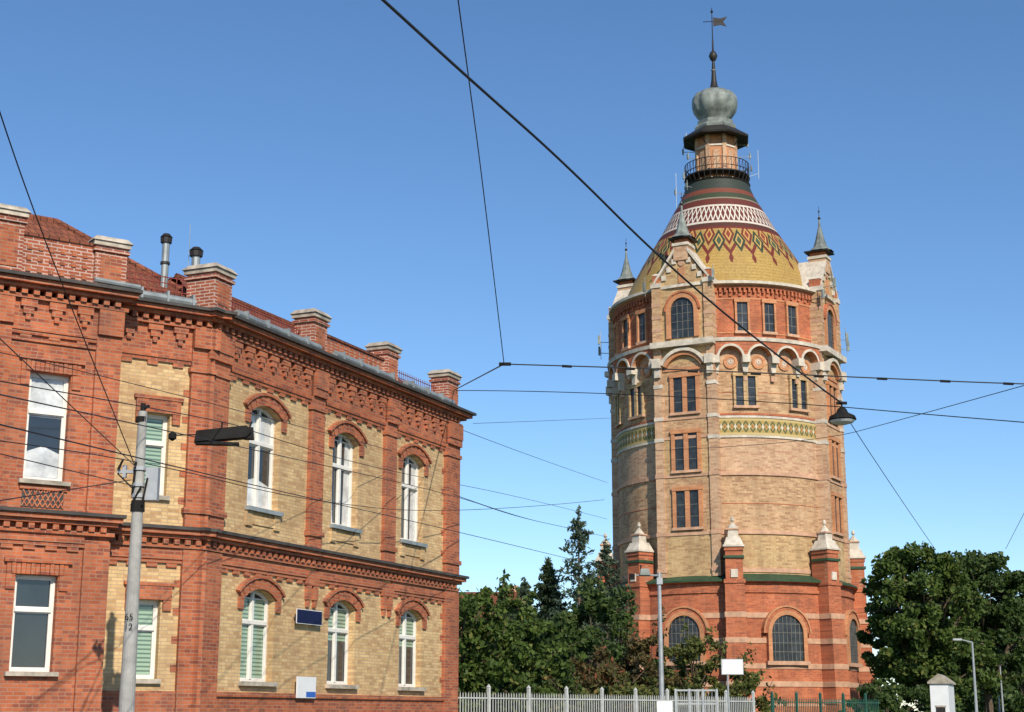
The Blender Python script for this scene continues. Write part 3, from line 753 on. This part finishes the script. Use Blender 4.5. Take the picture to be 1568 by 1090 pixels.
def tree(name,loc,crowns,size,mat,trunk=.3,th=3,leaves=9000,clumps=60,cr=.24,sprigs=0):
    e=empty(name,loc); mb=MB([]); Ps=[]
    top=max(c[2] for c in crowns)
    mb.tube((0,0,0),(.1,0,th),trunk,trunk*.75,'bark',9); mb.tube((.1,0,th-.05),(0,0,top),trunk*.75,trunk*.2,'bark',7)
    tot=sum(c[3]**2*c[4] for c in crowns)
    for (x,y,z,rx,rz) in crowns:
        k=max(8,int(clumps*(rx*rx*rz)/tot)); per=int(leaves*(rx*rx*rz)/tot/k)
        for i in range(k):
            d=rng.normal(size=3); d/=np.linalg.norm(d); q=rng.uniform(.35,1.0)**.6
            c=np.array([x,y,z])+d*np.array([rx,rx,rz])*q*rng.uniform(.82,1.12)
            r=rx*cr*rng.uniform(.5,1.4)
            g=rng.normal(size=(per,3)); g/=np.linalg.norm(g,axis=1)[:,None]
            g*=(rng.uniform(.2,1.15,per)**.6)[:,None]*r; g[:,2]*=.7
            Ps.append(c+g)
            if i%3==0:
                s=Vector((0,0,th+(top-th)*random.random()*.7)); mb.tube(s,Vector(c),trunk*.25,.03,'bark',5)
        for i in range(sprigs):
            d=rng.normal(size=3); d[2]=abs(d[2])+.3; d/=np.linalg.norm(d)
            p0=np.array([x,y,z])+d*np.array([rx,rx,rz])*.85; dd=d+rng.normal(size=3)*.35; ln=rng.uniform(.5,1.1)
            mb.tube(Vector(p0),Vector(p0+dd*ln),.02,.008,'bark',4)
            tt=rng.uniform(0,1,26)[:,None]; Ps.append(p0+dd*ln*tt+rng.normal(size=(26,3))*.1)
    mb.make('trunk_and_limbs',e); leafobj('leaves',e,np.concatenate(Ps),size,mat); return e
def conifer(name,loc,H,R,mat,n=26,size=.2,droop=.25,sparse=1.0):
    e=empty(name,loc); mb=MB([]); mb.tube((0,0,0),(0,0,H),.2,.02,'bark',7); Ps=[]
    nb=int(n*9*sparse)
    for i in range(nb):
        f=rng.uniform(0,1)**.85; z=H*(.08+.9*f); L=(R*(1-f)**.8)*rng.uniform(.55,1.2)+.12
        a=rng.uniform(0,2*math.pi); rise=rng.uniform(-droop,.3)
        m=int(46*L/R)+16; t=rng.uniform(.05,1,m)**.75
        w=.16*L*(1.15-t)+.07
        off=rng.normal(size=(m,3))*np.stack([w,w,w*.5],1)
        base=np.stack([np.cos(a)*t*L,np.sin(a)*t*L,z+rise*L*t+.15*L*t*t],1)
        Ps.append(base+off)
        if i%2==0: mb.tube((0,0,z),(math.cos(a)*L*.9,math.sin(a)*L*.9,z+rise*L*.9+.12*L),.03,.01,'bark',4)
    tt=rng.uniform(0,1,60); Ps.append(np.stack([rng.normal(size=60)*.1,rng.normal(size=60)*.1,H*(.9+.12*tt)],1))
    mb.make('trunk_and_branches',e); leafobj('needles',e,np.concatenate(Ps),size,mat,.4,.3); return e
tree('deciduous_tree',(-2.6,64,0),[(0,0,4.8,2.6,2.5),(1.8,0,3.4,2.0,2.4),(3.0,1,2.4,1.6,2.0),(.5,0,2,2.4,1.8)],.13,'leafg',.2,2,17000,120,sprigs=5)
tree('deciduous_tree',(-.5,72,0),[(0,0,5.2,1.9,2.6),(1.6,0,3.7,1.8,2.4)],.14,'leafg',.2,2,9000,70,sprigs=6)
conifer('fir_tree',(.9,110,0),11.0,2.6,'needle',30,.18)
conifer('fir_tree',(2.4,104,0),11.8,2.8,'needled',32,.18)
conifer('spruce_tree',(4.3,100,0),14.6,3.8,'needle',22,.16,.15,.75)
conifer('spruce_tree',(6.4,106,0),13.2,3.6,'needle',24,.17,.15,.8)
conifer('fir_tree',(5.4,108,0),11.4,3.2,'needled',30,.18)
conifer('fir_tree',(-.6,95,0),8.8,3.0,'needled',26,.18)
tree('deciduous_tree',(5.0,92,0),[(0,0,5.6,2.8,3.6),(-2.6,0,4.2,2.4,3.2),(2.2,0,4.2,2,2.8)],.17,'leafd',.25,2,14000,90,sprigs=3)
tree('shrub',(3.9,80,0),[(0,0,2.6,2.2,2.4),(-2.2,0,2.2,1.8,2.0),(2,0,2.6,1.6,2.3)],.12,'leafr',.1,1,12000,90,sprigs=4)
tree('shrub',(7.2,82,0),[(0,0,3.2,1.8,2.9),(-1.4,0,2.6,1.5,2.2),(1.2,0,2.3,1.4,2.0)],.12,'leafr',.1,1,10000,80,sprigs=5)
tree('small_tree',(8.2,72,0),[(0,0,3.2,1.6,2.5),(1.5,0,2.6,1.5,2.1),(-.8,0,2.4,1.3,1.8),(2.6,0,2.0,1.2,1.6)],.11,'leafo',.1,1,14000,110,sprigs=6)
tree('shrub',(.3,75,0),[(0,0,2.2,2.0,2.0),(1.8,0,2.0,1.6,1.8)],.13,'leafd',.1,1,8000,60,sprigs=3)
tree('shrub',(4.6,66,0),[(0,0,1.6,1.6,1.6),(-2.2,0,1.5,1.6,1.5),(-4.4,0,1.4,1.5,1.5)],.1,'leafo',.1,.8,9000,80,sprigs=4)
tree('broadleaf_tree',(27.3,104,0),[(0,0,8.6,3.9,4.2),(-1.7,0,6.2,3.0,3.2),(2.0,0,6.2,3.2,3.4),(0,0,10.8,3.0,2.6),(0,0,4.6,3.0,2.2)],.17,'leafg',.4,2.5,42000,210,.2)
tree('broadleaf_tree',(36.0,120,0),[(0,0,10.0,4.2,4.2),(-2.6,0,8.4,3.4,3.8),(2.6,0,8.8,3.2,3.8),(-1,0,5.8,3.6,3.0)],.2,'leafd',.4,2.5,36000,190,.2)
tree('broadleaf_tree',(43,132,0),[(0,0,6.8,4.2,4.4),(3,0,8.6,3.2,3.4)],.22,'leafd',.3,2,15000,90,.2)
tree('shrub',(21.8,92,0),[(0,0,2.0,1.8,2.0),(2.2,0,1.7,1.8,1.7),(-1.6,0,1.5,1.3,1.5)],.14,'leafd',.1,1,9000,70)
e=empty('distant_trees',(0,0,0)); Ps=[]
for k in range(60):
    x=rng.uniform(-30,110); y=rng.uniform(190,240); r=rng.uniform(3,5.5)
    for i in range(14):
        c=np.array([x,y,r*1.0])+rng.normal(size=3)*r*.5; g=rng.normal(size=(60,3)); g/=np.linalg.norm(g,axis=1)[:,None]; Ps.append(c+g*r*.4*rng.uniform(.4,1,60)[:,None])
PP=np.concatenate(Ps); PP[:,2]=np.abs(PP[:,2]); leafobj('foliage',e,PP,.5,'leafd')

# ------------------------------------------------------------ GROUND
def sheet(name,x0,x1,y0,y1,z,m):
    mb=MB([]); mb.poly([(x0,y0,z),(x1,y0,z),(x1,y1,z),(x0,y1,z)],m); return mb.make(name)
M['grass']=plain('grass',(.05,.075,.025),.95,.5,2); M['asphalt']=plain('asphalt',(.05,.05,.052),.9,.25,6); M['pave']=plain('pavement',(.22,.21,.2),.9,.2,4)
sheet('ground',-1500,1500,-300,3000,0,'grass')
sheet('road',-60,60,-12,24,.004,'asphalt')
mb=MB([]); mb.box(-60,60,24,30,0,.12,'pave'); mb.make('pavement')
mb=MB([])
for x in range(-55,60,6): mb.poly([(x,5.9,.008),(x+3,5.9,.008),(x+3,6.05,.008),(x,6.05,.008)],'signwhite')
mb.make('road_markings')

# ------------------------------------------------------------ STREET FURNITURE
M['conc']=plain('concrete_pole',(.34,.335,.31),.85,.2,5); M['grey']=plain('galvanised',(.36,.38,.39),.5,.15,4,metal=.3)
M['black']=plain('black_metal',(.018,.017,.016),.75,.3,4,spec=.1); M['wire']=plain('wire',(.02,.02,.022),.5,.1,4)
M['fwhite']=plain('fence_pale_paint',(.48,.49,.47),.6,.15,4); M['fgreen']=plain('fence_green',(.03,.10,.07),.5,.2,4)
e=empty('overhead_line_pole',(-6.8,28,0))
mb=MB([]); mb.tube((0,0,0),(0,0,7.15),.16,.08,'conc',16)
mb.tube((0,0,7.15),(0,0,7.3),.05,.05,'black',8); mb.tube((-.02,0,6.95),(-.02,0,7.05),.1,.1,'black',10); mb.tube((0,0,7.2),(.12,-.05,7.25),.03,.03,'black',6)
for z in (5.55,5.75,6.05): mb.tube((0,0,z),(0,0,z+.07),.125,.12,'grey',12)
mb.box(.14,.36,-.1,.1,5.5,6.1,'grey'); mb.box(-.4,-.1,-.04,.04,6.0,6.06,'grey'); mb.tube((-.1,-.05,5.6),(-.05,-.1,6.2),.025,.025,'black',6); mb.tube((.1,-.12,5.4),(.18,-.12,5.9),.02,.02,'black',6)
mb.tube((-.1,-.1,5.4),(.08,-.14,5.75),.02,.02,'black',6); mb.tube((-.38,-.05,6.06),(-.3,-.05,6.25),.03,.02,'black',6); mb.tube((-.4,0,6.0),(-.08,0,5.7),.015,.015,'black',5)
mb.box(-.3,-.24,-.05,.05,5.92,6.15,'grey'); mb.tube((0,0,5.3),(0,0,5.5),.13,.12,'black',12)
mb.make('pole',e)
for i,s in enumerate(('65','12')):
    cu=bpy.data.curves.new('number','FONT'); cu.body=s; cu.size=.16; o=bpy.data.objects.new('number_'+s,cu); col.objects.link(o); o.parent=e
    o.location=(-.09,-.155,3.35-.17*i); o.rotation_euler=(rad(90),0,0); cu.materials.append(M['black'])
e=empty('suspended_street_lamp',(-4.95,26,6.35),rad(8))
mb=MB([]); mb.prism([(-.45,-.14),(.42,-.04),(.5,.05),(.42,.16),(-.42,.05)],-.13,.13,'black'); mb.box(-.43,.3,-.1,.1,-.17,-.13,'black'); mb.box(.38,.55,-.09,.09,-.06,.14,'black',.02,.02)
mb.tube((0,0,.08),(0,0,.22),.015,.015,'black',5); mb.tube((.45,0,.1),(.5,0,.25),.015,.015,'black',5); mb.tube((-.4,0,0),(-.8,0,-.02),.012,.012,'black',5)
mb.lathe([(.01,-.12),(.07,-.08),(.07,0),(.01,.05)],10,-.82,0,m='black'); mb.make('lamp_body',e)
e=empty('suspended_street_lamp',(7.6,35,8.4))
mb=MB([]); mb.lathe([(.04,.22),(.1,.17),(.14,.08),(.29,.0),(.32,-.08),(.29,-.1)],20,m='black'); mb.lathe([(.29,-.1),(.24,-.15),(.1,-.19),(.001,-.2)],20,m='signwhite'); mb.tube((0,0,.2),(0,0,.34),.02,.02,'black',6); mb.box(-.12,.12,-.03,.03,.28,.34,'black'); mb.make('lamp_body',e,smooth=False)
e=empty('street_lamp',(5.67,60,0))
mb=MB([]); mb.tube((0,0,0),(0,0,7.05),.12,.07,'grey',10); mb.tube((.1,0,6.95),(-.9,0,6.95),.035,.035,'grey',6); mb.box(-.75,-.35,-.2,.2,6.95,7.2,'tgrey',.05,.05); mb.box(-1.15,-.95,-.15,.15,6.8,7.0,'black'); mb.box(-.1,.12,-.12,.12,6.6,6.85,'grey'); mb.tube((-.7,0,7.2),(-.7,0,7.35),.03,.03,'black',5); mb.make('pole_and_heads',e)
e=empty('sign_board',(6.98,50,0))
mb=MB([]); mb.tube((-.15,.03,0),(-.15,.03,3.4),.03,.03,'grey',8); mb.box(-.33,.33,-.02,.0,2.97,3.42,'signwhite'); mb.box(-.35,.35,-.015,-.003,2.95,3.44,'grey'); mb.make('board_and_post',e)
def fence(name,p,q,h,m,sp=.13,post=2.0):
    e=empty(name,(p[0],p[1],0),math.atan2(q[1]-p[1],q[0]-p[0])); L=math.hypot(q[0]-p[0],q[1]-p[1]); mb=MB([])
    x=0
    while x<L:
        mb.box(x-.012,x+.012,-.012,.012,.15,h-.12,m); mb.box(x-.012,x+.012,-.012,.012,h-.118,h-.05,m,.01,.01); x+=sp
    x=0
    while x<=L:
        mb.box(x-.045,x+.045,-.045,.045,0,h+.1,m); mb.box(x-.055,x+.055,-.055,.055,h+.102,h+.2,m,.05,.05); x+=post
    for z in (.25,h*.55,h-.25): mb.box(0,L,-.028,-.016,z,z+.04,m)
    mb.make('panels',e); return e
fence('picket_fence',(-2.0,48),(9.5,62),2.45,'fwhite')
fence('green_fence',(10.5,64),(16.0,69),2.45,'fgreen',.12,1.6)
e=empty('metal_gate',(4.75,46,0))
mb=MB([])
for x in (0,.4,.8,1.2): mb.box(x-.03,x+.03,-.03,.03,0,2.45,'grey')
for z in (.3,1.2,2.0,2.38): mb.box(0,1.2,-.02,.02,z,z+.05,'grey')
for k in range(12): mb.box(.05+k*.1,.062+k*.1,-.01,.01,.3,2.35,'grey')
mb.box(-.55,-.1,-.04,-.02,1.75,2.1,'signwhite'); mb.box(-.34,-.3,-.02,.02,0,1.9,'grey')
mb.make('gate',e)
# low white outbuilding under the right-hand trees
e=empty('white_outbuilding',(21.7,80,0),rad(-20)); mb=MB([])
mb.box(-.55,.35,-.1,3.5,0,3.25,'signwhite'); mb.prism([(-.65,3.25),(.45,3.25),(.45,3.35),(-.1,3.75),(-.65,3.35)],-.2,3.6,'stone')
mb.box(-.3,.15,-.13,-.1,.1,2.1,'tdark'); mb.box(-.35,.2,-.115,-.1,2.1,2.18,'stone')
mb.make('walls_and_roof',e)
for (x,y,h) in ((24.0,82,5.4),(36.5,118,6.0),(43,140,6.5)):
    e=empty('street_lamp',(x,y,0)); mb=MB([]); mb.tube((0,0,0),(0,0,h),.09,.05,'grey',8); mb.tube((0,0,h),(-.6,0,h+.15),.04,.03,'grey',6); mb.box(-1.0,-.55,-.1,.1,h+.1,h+.2,'grey'); mb.make('pole',e)
e=empty('distant_house',(-2.3,128,0)); mb=MB([]); mb.box(-4,4,-3,3,0,9.3,'torange'); mb.prism([(-4.4,9.3),(4.4,9.3),(3.0,11.3),(-3.0,11.3)],-3.2,3.2,'tile'); mb.box(2.0,2.8,-1,0,10.5,12.0,'tband')
for x in (-2.5,0,2.5): mb.box(x-.5,x+.5,-3.05,-3,6.2,8,'tglass')
mb.make('walls_and_roof',e)

# ------------------------------------------------------------ OVERHEAD WIRES
def wires(name,items):
    cu=bpy.data.curves.new(name,'CURVE'); cu.dimensions='3D'; cu.bevel_depth=1.0; cu.bevel_resolution=1
    for r,pts in items:
        s=cu.splines.new('NURBS'); s.points.add(len(pts)-1); s.order_u=3; s.use_endpoint_u=True
        for i,p in enumerate(pts): s.points[i].co=(*p,1); s.points[i].radius=r
        s.resolution_u=8
    cu.materials.append(M['wire']); o=bpy.data.objects.new(name,cu); col.objects.link(o); return o
wires('overhead_wires',[
 (.020,[(-1.9,14.5,9.35),(-1.44,16,9.51),(-.57,19,9.86),(.76,22.5,10.02),(2.55,26.5,9.73),(4.93,31,9.31),(7.61,35,8.70)]),
 (.011,[(7.69,35,8.4),(10.12,42,8.2),(16.32,60,8.03)]),
 (.009,[(-.72,17,10.6),(-.68,18,10.49),(-.6,20,10.29),(-.47,24,10.12),(-.16,30,8.52)]),
 (.014,[(-1.75,45.5,11.2),(-.16,30,8.5)]),
 (.013,[(-.16,30,8.5),(3.19,30,8.4),(6.68,30,8.24),(10.56,30,8.07),(14,30,8.0)]),
 (.012,[(-1.75,45.5,11.2),(2.64,42,10.47),(7.61,35,8.62)]),
 (.012,[(7.61,35,8.62),(10.49,30,7.27),(13.4,25,6.0)]),
 (.008,[(-5.2,15,4.82),(-5.01,27,6.37),(-1.59,42,7.57),(.02,50,7.99),(2.13,60,8.79),(4.31,70,9.55)]),
 (.009,[(-1.59,42,7.57),(.02,50,7.99),(2.13,60,8.79),(3.0,64,9.1)]),
 (.009,[(-5.17,15,4.52),(-4.98,27,5.73),(-1.58,42,6.59),(3.98,65,7.69)]),
 (.010,[(-6.45,18,9.25),(-6.52,19.5,8.63),(-6.93,24,7.76),(-6.84,28,6.03)]),
 (.008,[(-6.25,18,5.6),(-4.89,26,6.6),(-4.62,27,6.6),(-3.63,38,7.7),(.4,60,10.0),(4.62,75,10.98)]),
 (.009,[(-8.26,24,5.93),(-6.86,28,6.28),(-5.1,36,6.61),(-1.65,44,7.24),(3.59,60,9.88)]),
 (.009,[(10.56,30,8.18),(10.05,38,8.98),(8.77,45,9.48),(5.07,55,10.97)]),
 (.008,[(-6.86,20,5.07),(-6.84,28,5.76)]),
 (.007,[(-7.67,22,6.9),(-6.74,25,7.2),(-3.22,41,8.61)]),
 (.008,[(-1.23,48,10.66),(3.76,60,13.09),(9.8,100,20.9)]),
 (.009,[(-1.66,46,10.15),(.41,60,11.7),(4.97,80,13.5)]),
 (.010,[(19.1,60,7.97),(17.4,50,9.45)]),
 (.010,[(15.06,70,6.1),(20.5,60,6.35)]),
 (.009,[(-6.81,20,4.39),(-6.95,28,5.88)]),
 (.008,[(-6.25,18,6.2),(-6.85,28,6.1)]),
])
mb=MB([])
for i in range(9):
    x=-.16+1.25*(i+1); z=8.5-.0405*(x+.16); mb.tube((x-.1,30,z+.01),(x+.1,30,z),.026,.026,'black',6)
mb.tube((-.26,30,8.5),(-.02,30,8.5),.035,.035,'black',6)
mb.make('wire_insulators')

# ------------------------------------------------------------ LIGHT / SKY / CAMERA
sd=Vector((.31,-.95,0)).normalized(); el=rad(34)
S=Vector((sd.x*math.cos(el),sd.y*math.cos(el),math.sin(el)))
sun=bpy.data.lights.new('sun','SUN'); sun.energy=5.0; sun.angle=rad(.53); sun.color=(1,.90,.76)
so=bpy.data.objects.new('sun',sun); col.objects.link(so); so.rotation_euler=S.to_track_quat('Z','Y').to_euler(); so.location=S*50
w=bpy.data.worlds.new('World'); sc.world=w; w.use_nodes=True; nt=w.node_tree
sk=nt.nodes.new('ShaderNodeTexSky'); sk.sky_type='NISHITA'; sk.sun_disc=False; sk.sun_elevation=el; sk.sun_rotation=math.atan2(S.x,S.y)
sk.altitude=900; sk.air_density=1.0; sk.dust_density=.15; sk.ozone_density=4.0
hs=nt.nodes.new('ShaderNodeHueSaturation'); hs.inputs['Saturation'].default_value=1.1; nt.links.new(sk.outputs[0],hs.inputs['Color'])
bg=nt.nodes['Background']; bg.inputs[1].default_value=.145; nt.links.new(hs.outputs[0],bg.inputs[0])
cam=bpy.data.cameras.new('camera'); cam.sensor_width=36; cam.lens=54.4; cam.clip_end=5000; cam.clip_start=.1
co=bpy.data.objects.new('camera',cam); col.objects.link(co); co.location=(0,0,1.7); co.rotation_euler=(rad(90+13.07),0,0); sc.camera=co
sc.view_settings.view_transform='Standard'; sc.view_settings.look='None'; sc.view_settings.exposure=0
